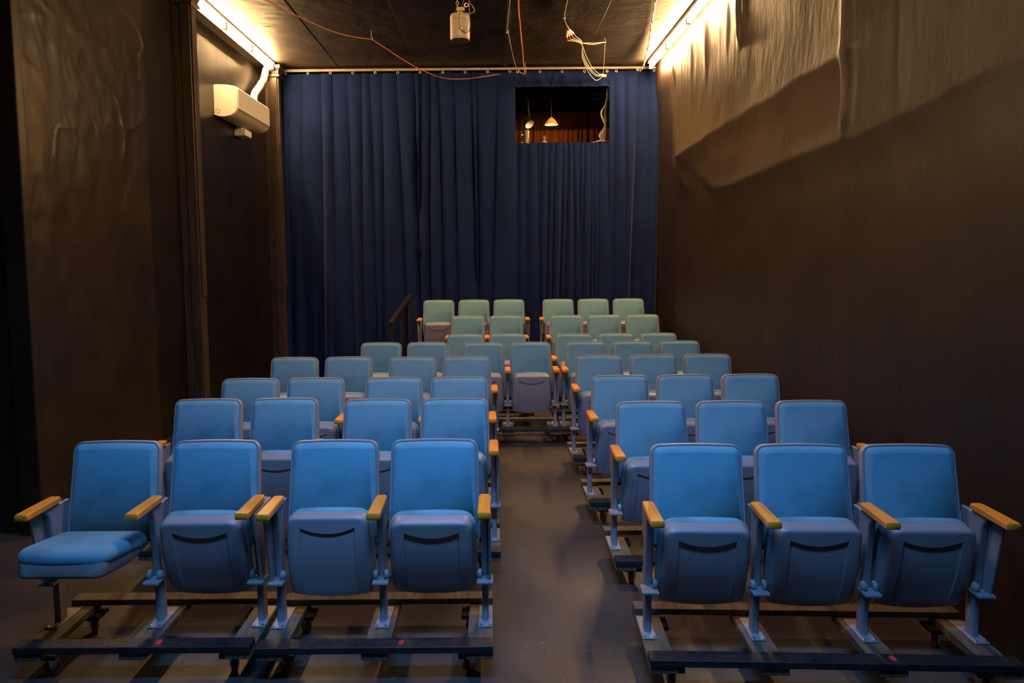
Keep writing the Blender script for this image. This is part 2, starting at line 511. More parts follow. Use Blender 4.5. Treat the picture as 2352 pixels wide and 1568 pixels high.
# ------------------------------------------------------------------ air conditioner on the left wall
ac = thing('air_conditioner', 'white split air conditioner mounted high on the left wall', 'air conditioner', (XL, 10.05, 3.86))
prof = [(0.0, 0.02), (0.05, 0.0), (0.13, -0.005), (0.21, 0.012), (0.265, 0.045), (0.292, 0.085), (0.302, 0.12), (0.300, 0.35), (0.28, 0.375), (0.16, 0.398), (0.05, 0.402), (0.0, 0.40)]
L = 0.665
rings = [[(x * k + (0 if k == 1 else 0.002), y, z * (1 if k == 1 else 0.985) + (0 if k == 1 else 0.003)) for (x, z) in prof] for (y, k) in ((-L, 0.975), (-L + 0.012, 1), (L - 0.012, 1), (L, 0.975))]
obj('body', MB().loft(rings).mesh('body', 'white', smooth=True), ac)
obj('front_panel', MB().box(0.299, 0.310, -L + 0.02, L - 0.02, 0.098, 0.352).mesh('front_panel', 'white', bevel=0.004), ac)
pv = [(0.145, -0.012), (0.215, 0.004), (0.268, 0.036), (0.296, 0.078), (0.289, 0.084), (0.262, 0.045), (0.212, 0.012), (0.145, -0.004)]
obj('louver', MB().loft([[(x, y, z) for (x, z) in pv] for y in (-L + 0.05, L - 0.05)]).mesh('louver', 'speaker', smooth=True), ac)
obj('vent_slot', MB().box(0.283, 0.3015, -L + 0.04, L - 0.04, 0.078, 0.096).mesh('vent_slot', 'grille'), ac)
obj('brand_mark', MB().box(0.309, 0.3125, -0.60, -0.56, 0.16, 0.168).mesh('brand_mark', 'grille'), ac)
obj('indicator', MB().box(0.309, 0.3125, 0.57, 0.60, 0.135, 0.142).mesh('indicator', 'grille'), ac)
obj('knockout', MB().torus((0.045, -L - 0.001, 0.065), 0.026, 0.0022, 'Y', 14, 5).mesh('knockout', 'grille'), ac)
rings = []
path = catmull([(-3.44, 10.62, 4.264), (-3.44, 10.66, 4.41), (-3.43, 10.86, 4.56), (-3.42, 11.06, 4.72), (-3.41, 11.16, 4.92)], 6)
pp = thing('line_cover', 'white curved pipe cover rising from air conditioner to ceiling light', 'pipe', me=MB().tube(path, 0.052, 14).mesh('line_cover', 'white', smooth=True))
obj('joint_band', MB().tube([(-3.425, 10.93, 4.615), (-3.4245, 10.955, 4.64)], 0.056, 14).mesh('joint_band', 'grille', smooth=True), pp)
pump = thing('pump_box', 'small white plastic box on the wall under the air conditioner', 'box', (XL + 0.0, 10.2, 3.73))
obj('body', MB().box(0.0, 0.16, -0.13, 0.13, 0.0, 0.09).mesh('body', 'white', bevel=0.012, seg=3), pump)
obj('stem', MB().box(0.03, 0.10, -0.11, 0.10, 0.088, 0.122).mesh('stem', 'white', bevel=0.004), pump)

# ------------------------------------------------------------------ theater seats
PITCH = 0.545
DECK = 0.098
SEATZ = 0.133          # height of the seat origin; foot plates sit 35 mm lower
def outline(wt, wb, z0, z1, rt, rb, inset, arch=0.0, n=7):
    """rounded trapezoid in (x, z), counter-clockwise"""
    pts = []
    def hw(z):
        return wb + (wt - wb) * (z - z0) / (z1 - z0)
    cs = [(hw(z1) - rt, z1 - rt, rt, 0), (-(hw(z1) - rt), z1 - rt, rt, 90), (-(hw(z0) - rb), z0 + rb, rb, 180), (hw(z0) - rb, z0 + rb, rb, 270)]
    for q, (x, z, r, a0) in enumerate(cs):
        r2 = max(0.002, r - inset)
        for i in range(n):
            a = R(a0 + 90 * i / (n - 1))
            pts.append([x + r2 * math.cos(a), z + r2 * math.sin(a)])
        if q in (0, 2):
            nx = 7
            a, b = pts[-1], None
            x2 = cs[(q + 1) % 4][0]
            zz = z + (r2 if q == 0 else -r2)
            for i in range(1, nx):
                pts.append([x + (x2 - x) * i / nx, zz])
    if arch:
        for p in pts:
            if p[1] > (z0 + z1) / 2:
                p[1] += arch * (1 - (p[0] / wt) ** 2)
    return pts

# backrest: built upright in its own frame, front towards -Y, then leaned back
BH0, BH1 = 0.0, 0.535
def ring_b(inset, y, arch=0.008):
    return [(p[0], y, p[1]) for p in outline(0.238, 0.250, BH0, BH1, 0.05, 0.03, inset, arch)]
shell = MB().loft([ring_b(0.020, 0.050), ring_b(0.006, 0.046), ring_b(0.0, 0.035), ring_b(0.0, 0.004), ring_b(0.003, -0.003), ring_b(0.011, -0.003), ring_b(0.014, 0.004)], True, True)
me_shell = shell.mesh('back_shell', 'plastic', smooth=True)
cush = MB().loft([ring_b(0.013, 0.004), ring_b(0.0135, -0.004), ring_b(0.017, -0.011), ring_b(0.026, -0.018), ring_b(0.045, -0.026), ring_b(0.049, -0.0262)], False, True)
def pad_front(inset_steps, y_of):
    return None
me_backpad = cush.mesh('back_cushion', 'fabric', smooth='all')

# seat pan (underside shows when tipped up); local: x across, y = -u (front), z = up when the seat is down
SU0, SU1, SW = -0.105, 0.368, 0.220
def seat_hw(u):
    w = SW - 0.012 * max(0, (u - 0.1)) / 0.27
    r = 0.05
    if u > SU1 - r:
        w = w - r + math.sqrt(max(0, r * r - (u - SU1 + r) ** 2))
    if u < SU0 + 0.06:
        w = w - 0.018 * ((SU0 + 0.06 - u) / 0.06) ** 2
    return w
def pan_mesh():
    xs_in = [-1 + 2 * i / 14 for i in range(15)]
    XI = 0.142
    us_lo = [i / 12 for i in range(13)]
    us_hi = [0.0, 0.12, 0.3, 0.5, 0.62, 0.74, 0.84, 0.91, 0.96, 0.99, 1.0]
    def edge(x):
        return 0.275 + 0.034 * min(1, (x / XI) ** 2) if abs(x) <= XI else 0.309
    rows = []
    def base_w(x, u):
        w = -0.042
        w += 0.050 * max(0, (0.24 - u) / 0.325) ** 2          # rounds away at the rear
        w += 0.016 * max(0, (u - (SU1 - 0.016)) / 0.016) ** 2 # and over the front lip
        hw = seat_hw(u)
        e = max(0, (abs(x) - (hw - 0.022)) / 0.022)
        w += 0.018 * min(1, e) ** 2
        return w
    cols = [(-1, 0), (-1, 0.2), (-1, 0.45), (-1, 0.75), (-1, 0.93), (-1, 1.0)]
    out = []
    def uspan(x):
        u0 = SU0 + 0.030 * (x / SW) ** 2
        return u0
    colx = []
    for f in (1.0, 0.96, 0.88, 0.7, 0.4, 0.0):
        colx.append(('L', f))
    for k in xs_in:
        colx.append(('I', k))
    for f in (0.0, 0.4, 0.7, 0.88, 0.96, 1.0):
        colx.append(('R', f))
    rowsu = [('lo', t) for t in us_lo] + [('hi', t) for t in us_hi]
    grid = []
    for (rk, t) in rowsu:
        row = []
        for (ck, f) in colx:
            xr = f * XI if ck == 'I' else (XI if ck == 'R' else -XI)
            e = edge(xr)
            u = uspan(xr) + (e - uspan(xr)) * t if rk == 'lo' else e + (SU1 - e) * t
            hw = seat_hw(u)
            if ck == 'I':
                x = xr if hw > XI else f * hw
            else:
                sgn = 1 if ck == 'R' else -1
                x = sgn * (min(XI, hw) + (hw - min(XI, hw)) * f)
                u2 = uspan(x) if rk == 'lo' else None
                if rk == 'lo':
                    u = u2 + (e - u2) * t
                    hw = seat_hw(u)
                    x = sgn * (min(XI, hw) + (hw - min(XI, hw)) * f)
            w = base_w(x, u)
            if ck == 'I' and rk == 'lo':
                rec = 0.011 * smooth(0.0, 0.30, t) * (0.5 + 0.5 * t)
                w += rec
            row.append((x, -u, w))
        grid.append(row)
    nr, nc = len(grid), len(colx)
    vs = [p for r_ in grid for p in r_]
    fs = []
    for i in range(nr - 1):
        for j in range(nc - 1):
            a = i * nc + j
            fs.append((a, a + 1, a + nc + 1, a + nc))
    # skirt up to the cushion
    rim = [i for i in range(nc)] + [i * nc + nc - 1 for i in range(1, nr)] + [(nr - 1) * nc + i for i in range(nc - 2, -1, -1)] + [i * nc for i in range(nr - 2, 0, -1)]
    k0 = len(vs)
    for i in rim:
        x, y, w = vs[i]
        vs.append((x, y, max(w + 0.004, 0.030)))
    m_ = len(rim)
    for i in range(m_):
        fs.append((rim[i], rim[(i + 1) % m_], k0 + (i + 1) % m_, k0 + i))
    fs.append(tuple(k0 + i for i in range(m_)))
    return MB().add(vs, fs).mesh('seat_pan', 'plastic', smooth=True)
me_pan = pan_mesh()
def ring_s(inset, w):
    return [(p[0], -p[1], w) for p in outline(0.220, 0.228, SU0 + 0.05, SU1 - 0.006, 0.07, 0.045, inset, 0.010)]
seat = MB().loft([ring_s(0.012, 0.018), ring_s(0.0, 0.030), ring_s(-0.006, 0.050), ring_s(-0.003, 0.070), ring_s(0.010, 0.088), ring_s(0.030, 0.098), ring_s(0.052, 0.101)], True, True)
me_seatpad = seat.mesh('seat_cushion', 'fabric', smooth='all')

# arm, post, plate, bracket
def arm_mesh():
    rings = []
    for (y, hw, z0, z1) in ((-0.425, 0.029, 0.617, 0.642), (-0.421, 0.033, 0.613, 0.647), (-0.30, 0.032, 0.612, 0.648), (-0.16, 0.030, 0.613, 0.647), (-0.135, 0.026, 0.615, 0.645)):
        b = 0.006
        rings.append([(-hw, y, z0 + b), (-hw + b, y, z0), (hw - b, y, z0), (hw, y, z0 + b), (hw, y, z1 - b), (hw - b, y, z1), (-hw + b, y, z1), (-hw, y, z1 - b)])
    return MB().loft(rings).mesh('armrest', 'wood', smooth=True)
me_arm = arm_mesh()
def post_mesh():
    rings = []
    for (z, y0, y1, w) in ((-0.030, -0.185, -0.115, 0.017), (0.20, -0.185, -0.115, 0.017), (0.24, -0.19, -0.11, 0.018), (0.56, -0.22, -0.12, 0.018), (0.613, -0.26, -0.13, 0.016)):
        b = 0.007
        rings.append([(-w, y0 + b, z), (-w + b, y0, z), (w - b, y0, z), (w, y0 + b, z), (w, y1 - b, z), (w - b, y1, z), (-w + b, y1, z), (-w, y1 - b, z)])
    return MB().loft(rings).mesh('post', 'metal', smooth=True)
me_post = post_mesh()
pl = MB().box(-0.036, 0.036, -0.245, -0.02, -0.035, -0.027)
me_plate = pl.mesh('foot_plate', 'metal', bevel=0.003)
me_bolt = MB().lathe([(0.0075, -0.0275), (0.0075, -0.023), (0.004, -0.0215)], 8).mesh('bolt', 'chrome', smooth=True)
me_brk = MB().box(-0.042, 0.042, -0.265, -0.17, 0.205, 0.222).mesh('hinge_bracket', 'metal', bevel=0.005)
def knob_mesh(sgn):
    mt = Matrix.Translation((0.016 * sgn, -0.205, 0.240)) @ Matrix.Rotation(R(90), 4, 'Y')
    return MB().lathe([(0.012, 0.0), (0.023, 0.002 * sgn), (0.026, 0.010 * sgn), (0.024, 0.020 * sgn), (0.013, 0.028 * sgn), (0.004, 0.030 * sgn)], 14, mt).mesh('hinge_knob', 'plastic', smooth=True)
me_knob = {s: knob_mesh(s) for s in (-1, 1)}
def panel_mesh():
    out = [(-0.325, 0.606), (-0.05, 0.606), (-0.06, 0.40), (-0.14, 0.215), (-0.225, 0.20), (-0.24, 0.22)]
    rings = [[(x, y, z) for (y, z) in out] for x in (-0.007, 0.007)]
    return MB().loft(rings).mesh('side_panel', 'plastic', bevel=0.004)
me_panel = panel_mesh()
me_stay = MB().box(-0.010, 0.010, -0.13, -0.03, 0.43, 0.60).mesh('back_stay', 'metal', bevel=0.004)

def make_post(parent, x, inner, panel):
    """inner: sides (-1 left, +1 right) that carry a seat; panel: side of an outer cover panel, or 0"""
    p = obj('post', me_post, parent, (x, 0, 0))
    obj('foot_plate', me_plate, p)
    for (bx, by) in ((-0.024, -0.232), (0.024, -0.232)):
        obj('bolt', me_bolt, p, (bx, by, 0))
    obj('hinge_bracket', me_brk, p)
    for s in inner:
        obj('hinge_knob', me_knob[s], p)
    obj('back_stay', me_stay, p)
    if panel:
        obj('side_panel', me_panel, p, (0.026 * panel, 0, 0))
    obj('armrest', me_arm, parent, (x, 0, 0))

LEAN = R(11)
def make_seat(label, loc, rz, group, first, last, right_post, lpanel, rpanel, fold):
    t = thing('theater_seat', label, 'theater seat', loc, rz, group)
    br = (-LEAN, 0, 0)
    bl = (0, -0.10, 0.378)
    obj('back_shell', me_shell, t, bl, br)
    obj('back_cushion', me_backpad, t, bl, br)
    if fold is None:
        sl, sr = (0, -0.225, 0.378), (R(-9), 0, 0)
    else:
        sl, sr = (0, -0.172, 0.200), (R(-fold), 0, 0)
    obj('seat_pan', me_pan, t, sl, sr)
    obj('seat_cushion', me_seatpad, t, sl, sr)
    h = PITCH / 2
    make_post(t, -h, [1] if first else [-1, 1], lpanel if first else 0)
    if right_post:
        make_post(t, h, [-1], rpanel)
    return t

# ------------------------------------------------------------------ dollies
def caster_meshes():
    w = MB().lathe([(0.012, -0.014), (0.034, -0.014), (0.038, -0.010), (0.039, 0), (0.038, 0.010), (0.034, 0.014), (0.012, 0.014)], 20, Matrix.Rotation(R(90), 4, 'Y')).mesh('wheel', 'red', smooth=True)
    f = MB()
    for s in (-1, 1):
        f.loft([[(s * 0.020 + dx, y, z) for (y, z) in ((-0.016, -0.010), (0.016, -0.010), (0.030, 0.046), (-0.022, 0.046))] for dx in (-0.002, 0.002)])
    f.box(-0.022, 0.022, -0.024, 0.032, 0.043, 0.049)
    f.tube([(-0.024, 0, 0), (0.024, 0, 0)], 0.006, 8)
    fm = f.mesh('fork', 'chrome', bevel=0.0)
    pm = MB().box(-0.04, 0.04, -0.035, 0.045, 0.049, 0.056).mesh('mount_plate', 'chrome', bevel=0.002)
    bm_ = MB().lathe([(0.02, 0.0), (0.03, 0.003), (0.02, 0.006)], 12, Matrix.Translation((0, 0.05, 0.02)) @ Matrix.Rotation(R(70), 4, 'X')).mesh('brake_pedal', 'chrome', smooth=True)
    return w, fm, pm, bm_
me_wheel, me_fork, me_mount, me_brake = caster_meshes()
_cache = {}
def cached(key, fn):
    if key not in _cache:
        _cache[key] = fn()
    return _cache[key]
def make_dolly(label, loc, rz, n, group, mark=None, seed=0):
    t = thing('seat_dolly', label, 'dolly', loc, rz, group)
    hw = n * PITCH / 2 + 0.04
    rnd = random.Random(seed)
    bd = cached(('fb', n), lambda: MB().box(-hw, hw, -0.490, -0.400, DECK, DECK + 0.034).mesh('front_board', 'dolly', bevel=0.004))
    obj('front_board', bd, t)
    bd = cached(('bb', n), lambda: MB().box(-hw, hw, 0.012, 0.10, DECK, DECK + 0.034).mesh('back_board', 'dollywood', bevel=0.004))
    obj('back_board', bd, t)
    pm = cached('plank', lambda: MB().box(-0.065, 0.065, -0.480, 0.095, DECK - 0.038, DECK).mesh('plank', 'dollywood', bevel=0.003))
    for i in range(n + 1):
        x = -n * PITCH / 2 + i * PITCH
        x = max(-hw + 0.066, min(hw - 0.066, x))
        obj('plank', pm, t, (x, 0, 0))
    for sx in (-1, 1):
        for yy in (-0.375, 0.02):
            x = sx * (hw - 0.12)
            obj('block', cached('blk', lambda: MB().box(-0.055, 0.055, -0.06, 0.06, FLOOR + 0.095, DECK - 0.038).mesh('block', 'dolly', bevel=0.003)), t, (x, yy, 0))
            c = obj('caster', me_fork, t, (x, yy, 0.039 + FLOOR), (0, 0, rnd.uniform(-0.9, 0.9)))
            obj('wheel', me_wheel, c)
            obj('mount_plate', me_mount, c)
            if yy > 0:
                obj('brake_pedal', me_brake, c)
    if mark is not None:
        obj('tape_mark', MB().box(mark - 0.012, mark + 0.012, -0.463, -0.423, DECK + 0.0335, DECK + 0.0352).mesh('tape_mark', 'redtape'), t)

ORD = ['first', 'second', 'third', 'fourth', 'fifth', 'sixth', 'seventh', 'eighth']
ROWN = ['front row', 'second row', 'third row', 'fourth row', 'fifth row', 'sixth row', 'seventh row', 'back row']
# row, block, [(x, y, yaw, n seats)], base height (None = on a dolly)
ROWS = [
    (0, 'left', [(-1.800, 3.88, 0.0, 2), (-0.600, 3.86, 0.0, 2)], None),
    (1, 'left', [(-1.765, 5.06, 0.3, 2), (-0.550, 5.00, 0.0, 2)], None),
    (2, 'left', [(-1.758, 5.93, 0.0, 2), (-0.560, 5.92, 0.0, 2)], None),
    (3, 'left', [(-1.738, 7.20, 0.0, 2), (-0.540, 7.15, 0.0, 2)], None),
    (4, 'left', [(-1.050, 8.40, 0.0, 2), (0.158, 8.32, 0.0, 2)], None),
    (5, 'left', [(-0.090, 9.27, 0.0, 2)], None),
    (6, 'left', [(-0.090, 10.25, 0.0, 2)], 0.29),
    (7, 'left', [(-0.300, 11.15, 0.0, 3)], 0.465),
    (0, 'right', [(1.605, 3.69, -2.5, 3)], None),
    (1, 'right', [(1.615, 4.83, -0.5, 3)], None),
    (2, 'right', [(1.595, 5.93, 0.5, 3)], None),
    (3, 'right', [(1.605, 7.17, 0.5, 3)], None),
    (4, 'right', [(1.620, 8.33, 0.0, 3)], None),
    (5, 'right', [(1.575, 9.20, 0.0, 3)], None),
    (6, 'right', [(1.580, 10.22, 0.3, 3)], 0.29),
    (7, 'right', [(1.550, 11.12, 0.0, 3)], 0.465),
]
TOT = {'left': [4, 4, 4, 4, 4, 2, 2, 3], 'right': [3] * 8}
def place_word(k, n):
    if k == 0:
        return 'leftmost'
    if k == n - 1:
        return 'rightmost'
    return 'middle' if n == 3 else ORD[k] + ' from left'
FOLD = {(0, 'left', 0): None, (0, 'left', 2): 86, (0, 'left', 1): 78, (0, 'left', 3): 77}
sd = 0
for (row, block, dollies, base) in ROWS:
    k = 0
    for di, (x, y, yaw, n) in enumerate(dollies):
        z0 = SEATZ if base is None else base
        a = R(yaw)
        tone = 'blue' if row < 3 else ('blue-green' if row < 5 else 'pale green')
        for i in range(n):
            lx = -n * PITCH / 2 + PITCH * (i + 0.5)
            st = 'seat folded down' if FOLD.get((row, block, k), 1) is None else 'tip-up'
            if st == 'tip-up':
                lab = '%s tip-up theater seat, %s in the %s of the %s block' % (tone, place_word(k, TOT[block][row]), ROWN[row], block)
            else:
                lab = 'blue theater seat with its cushion lowered, far left of the front row'
            fold = FOLD.get((row, block, k), random.choice((77, 78, 79, 80)))
            lp = -1 if block == 'left' else 0
            make_seat(lab, (x + lx * math.cos(a), y + lx * math.sin(a), z0), a, 'tip-up theater seats in rows', i == 0, i == n - 1, i == n - 1, lp, 1, fold)
            k += 1
        if base is None:
            sd += 1
            mark = {(0, 'left', 0): 0.12, (0, 'left', 1): 0.13, (0, 'right', 0): 0.28, (4, 'left', 1): -0.2}.get((row, block, di))
            which = '' if len(dollies) == 1 else (' left pair of' if di == 0 else ' right pair of')
            lab = 'black wooden dolly on red casters under%s %s seats, %s block' % (which, ROWN[row].replace(' row', '-row'), block)
            make_dolly(lab, (x, y, 0), a, n, 'seat dollies on casters', mark, sd)

# riser platforms for the two rear rows
def platform(label, y0, y1, z, x0, x1):
    t = thing('riser_platform', label, 'platform', (0, 0, 0))
    obj('deck', MB().box(x0, x1, y0, y1, z - 0.03, z).mesh('deck', 'dolly', bevel=0.004), t)
    obj('front_board', MB().box(x0, x1, y0 + 0.01, y0 + 0.03, FLOOR, z - 0.03).mesh('front_board', 'dolly'), t)
    obj('side_board', MB().box(x0 + 0.01, x0 + 0.03, y0 + 0.03, y1 - 0.01, FLOOR, z - 0.03).mesh('side_board', 'dolly'), t)
    obj('side_board', MB().box(x1 - 0.03, x1 - 0.01, y0 + 0.03, y1 - 0.01, FLOOR, z - 0.03).mesh('side_board', 'dolly'), t)
platform('low black riser platform under the seventh row seats', 9.75, 10.55, 0.255, -1.25, 2.52)
platform('higher black riser platform under the back row seats by the curtain', 10.57, 11.66, 0.43, -1.25, 2.52)

# handrail at the left end of the back rows
hr = thing('handrail', 'dark wooden handrail at left of the back row before curtain', 'handrail', (-1.42, 10.9, 0))
obj('rail', MB().loft([[(-0.10 + x, -0.25, 1.07 + z) for (x, z) in ((-0.035, -0.03), (0.035, -0.03), (0.035, 0.03), (-0.035, 0.03))], [(0.09 + x, 0.62, 1.42 + z) for (x, z) in ((-0.035, -0.03), (0.035, -0.03), (0.035, 0.03), (-0.035, 0.03))]]).mesh('rail', 'rail', bevel=0.008), hr)
for (px, py, ph) in ((-0.10, -0.20, 1.06), (0.0, 0.20, 1.22), (0.085, 0.58, 1.37)):
    obj('rail_post', MB().box(px - 0.03, px + 0.03, py - 0.03, py + 0.03, FLOOR, ph).mesh('rail_post', 'rail', bevel=0.006), hr)

# ------------------------------------------------------------------ things hanging from the ceiling
def hook(parent, p, top=None, r=0.016):
    top = top if top is not None else ZC - 0.002
    pts = [(p[0], p[1], top), (p[0], p[1], p[2] + r * 1.4)]
    pts += [(p[0] + r * math.sin(a) , p[1], p[2] + r * math.cos(a) * 1.0) for a in [R(q) for q in range(0, 300, 30)]]
    return obj('hook', MB().tube(pts, 0.004, 6).mesh('hook', 'steel', smooth=True), parent)

oc = thing('extension_cord', 'orange cord swagged from left ceiling hook to the curtain top', 'cord')
pts = catmull([(-2.80, 8.2, 5.065), (-2.59, 8.75, 5.045), (-2.31, 9.2, 4.991), (-2.01, 9.55, 4.940), (-1.775, 9.8, 4.948), (-1.609, 9.95, 4.968)], 8)
obj('cord', MB().tube(pts, 0.0068, 7).mesh('cord', 'ocord', smooth=True), oc)
pts = catmull([(-1.609, 9.95, 4.968), (-1.444, 10.3, 4.93), (-1.251, 10.7, 4.878), (-1.005, 11.1, 4.830), (-0.73, 11.4, 4.800), (-0.396, 11.5, 4.812), (-0.124, 11.55, 4.854), (0.13, 11.62, 4.909)], 8)
obj('cord', MB().tube(pts, 0.0068, 7).mesh('cord', 'ocord', smooth=True), oc)
hook(oc, (-1.609, 9.95, 4.975))

oc2 = thing('extension_cord', 'straight orange cord running along ceiling joint towards the booth window', 'cord')
pts = catmull([(0.315, 8.2, 5.04), (0.335, 8.9, 5.045), (0.38, 9.6, 5.02), (0.44, 10.4, 4.98), (0.49, 11.1, 4.93), (0.53, 11.66, 4.90)], 6)
obj('cord', MB().tube(pts, 0.0075, 7).mesh('cord', 'ocord', smooth=True), oc2)

gc = thing('hanging_cable', 'grey cable hung from an eye hook beside the orange ceiling cord', 'cable')
pts = catmull([(0.235, 8.2, 5.05), (0.225, 8.9, 5.03), (0.215, 9.7, 5.005), (0.23, 9.75, 4.965), (0.29, 10.3, 4.90), (0.36, 10.9, 4.86), (0.46, 11.4, 4.87), (0.53, 11.6, 4.92)], 6)
obj('cord', MB().tube(pts, 0.007, 7).mesh('cord', 'gcord', smooth=True), gc)
hook(gc, (0.215, 9.7, 4.975))
hook(gc, (0.54, 11.6, 4.93))

wb = thing('cable_bundle', 'bundle of cream cables with red plugs hanging from ceiling hooks', 'cables')
A = Vector((0.936, 9.4, 5.050))
T = Vector((0.995, 9.62, 5.010))
B = Vector((1.072, 9.85, 4.927))
Cc = Vector((1.23, 10.05, 4.925))
D = Vector((1.60, 10.38, 5.035))
Ee = Vector((1.765, 11.6, 4.895))
obj('cord', MB().tube(catmull([(0.90, 8.4, 5.06), (0.915, 8.9, 5.06), A, T], 6), 0.005, 7).mesh('cord', 'gcord', smooth=True), wb)
dirv = (B - T).normalized()
obj('plug_sleeve', MB().tube([T, T + dirv * 0.015, T + dirv * 0.07], [0.006, 0.016, 0.018], 10).mesh('plug_sleeve', 'red', smooth=True), wb)
for i in range(4):
    side = Vector(((i - 1.5) * 0.024, 0, (i - 1.5) * 0.012))
    p0 = T + dirv * 0.075 + side * 0.4
    p1 = p0 + dirv * 0.12 + side * 0.8
    obj('plug', MB().tube([p0, p0 + dirv * 0.012, p1 - dirv * 0.012, p1], [0.007, 0.013, 0.013, 0.009], 10).mesh('plug', 'white', smooth=True), wb)
    p2 = p1 + dirv * 0.06 + side * 0.3
    obj('plug_sleeve', MB().tube([p1 - dirv * 0.002, p2], [0.013, 0.008], 10).mesh('plug_sleeve', 'red', smooth=True), wb)
    drop = (0.0, 0.025, 0.045, 0.115)[i]
    out = (0.0, -0.03, -0.045, -0.05)[i]
    obj('cord', MB().tube(catmull([p2, Cc + side * 0.3, (1.36 + out, 10.6, 4.915 - drop * 0.25), (1.509 + out, 11.1, 4.884 - drop * 0.6), (1.645 + out * 0.6, 11.42, 4.872 - drop), (1.72, 11.55, 4.875 - drop * 0.5), Ee], 7), 0.0042, 6).mesh('cord', 'wcord', smooth=True), wb)
for i in range(2):
    dz = -0.018 * i
    obj('cord', MB().tube(catmull([Cc, Cc + (D - Cc) * 0.5 + Vector((0, 0, -0.012 + dz)), D + Vector((0, 0, -0.012)), (1.62, 10.5, 5.02), (1.69, 11.0, 4.985), (1.765, 11.6, 4.90)], 7), 0.0042, 6).mesh('cord', 'wcord', smooth=True), wb)
hook(wb, A)
hook(wb, D)
obj('clip', MB().box(1.75, 1.82, 11.60, 11.625, 4.845, 4.89).mesh('clip', 'wcord', bevel=0.006), wb)

rc = thing('hanging_cable', 'twisted dark cables running down the ceiling beside right tube light', 'cable')
rpath = catmull([(1.90, 8.4, 5.055), (1.975, 8.9, 5.052), (2.111, 9.7, 5.050), (2.251, 10.5, 5.035), (2.37, 11.4, 5.0), (2.356, 11.62, 4.945), (2.30, 11.66, 4.975)], 12)
for i in range(2):
    pts = [p + Vector((0.010 * math.cos(k * 0.55 + i * PI), 0, 0.010 * math.sin(k * 0.55 + i * PI))) for k, p in enumerate(rpath)]
    obj('cord', MB().tube(pts, 0.0075, 6).mesh('cord', ('gcord', 'wcord')[i], smooth=True), rc)
hook(rc, (2.14, 9.8, 5.035))

# cylinder speaker
sp = thing('pendant_speaker', 'beige cylindrical speaker hanging by chain from the dark ceiling', 'speaker', (-0.325, 7.8, 4.31), R(0))
obj('body', MB().lathe([(0.086, 0.006), (0.098, 0.006), (0.1015, 0.012), (0.103, 0.04), (0.103, 0.198)], 28, cap0=True, cap1=True).mesh('body', 'speaker', smooth=True), sp)
obj('top_cap', MB().lathe([(0.1, 0.199), (0.103, 0.203), (0.103, 0.245), (0.096, 0.262), (0.05, 0.278), (0.02, 0.28)], 28).mesh('top_cap', 'speaker', smooth=True), sp)
obj('seam', MB().lathe([(0.1005, 0.196), (0.1005, 0.205)], 28).mesh('seam', 'black', smooth=True), sp)
obj('front_ring', MB().torus((0, 0, 0.006), 0.092, 0.005, 'Z', 28, 6).mesh('front_ring', 'speaker', smooth='all'), sp)
obj('cone', MB().lathe([(0.088, 0.004), (0.05, 0.0055), (0.03, 0.002), (0.012, 0.0)], 24).mesh('cone', 'grille', smooth=True), sp)
obj('bracket', MB().box(-0.035, 0.05, -0.012, 0.012, 0.305, 0.345).mesh('bracket', 'wcord', bevel=0.006), sp)
obj('strap', MB().tube([(-0.004, -0.02, 0.30), (-0.002, -0.075, 0.277), (0.0, -0.107, 0.24), (-0.004, -0.109, 0.11)], 0.0055, 6).mesh('strap', 'gcord', smooth=True), sp)
obj('eye_bolt', MB().torus((0.0, 0, 0.292), 0.016, 0.004, 'Y', 14, 6).mesh('eye_bolt', 'steel', smooth='all'), sp)
for i in range(14):
    obj('chain_link', cached(('chain', i % 2), lambda: MB().torus((0, 0, 0), 0.015, 0.004, 'Y' if i % 2 else 'X', 10, 5).mesh('chain_link', 'wcord', smooth='all')), sp, (-0.024, 0, 0.357 + 0.027 * i))
obj('cable', MB().tube(catmull([(0.055, -0.09, 0.055), (0.095, -0.07, 0.075), (0.108, -0.05, 0.14), (0.102, -0.03, 0.26), (0.10, 0, 0.40), (0.08, 0, 0.60), (0.07, 0, 0.76)], 8), 0.005, 6).mesh('cable', 'gcord', smooth=True), sp)
obj('cable', MB().tube(catmull([(0.015, -0.03, 0.29), (0.05, -0.10, 0.255), (0.11, -0.10, 0.245), (0.155, -0.05, 0.285), (0.14, 0, 0.35), (0.105, 0, 0.38)], 8), 0.005, 6).mesh('cable', 'gcord', smooth=True), sp)
obj('connector', MB().tube([(-0.005, -0.112, 0.118), (0.002, -0.114, 0.11), (0.04, -0.112, 0.07), (0.058, -0.10, 0.052)], [0.010, 0.014, 0.014, 0.008], 10).mesh('connector', 'steel', smooth=True), sp)
obj('clamp', MB().torus((0.07, 0, 0.365), 0.02, 0.006, 'Y', 12, 6).mesh('clamp', 'steel', smooth='all'), sp)
obj('guy_wire', MB().tube([(0.02, 0, 0.34), (0.16, 0.0, 0.765)], 0.003, 6).mesh('guy_wire', 'gcord', smooth=True), sp)

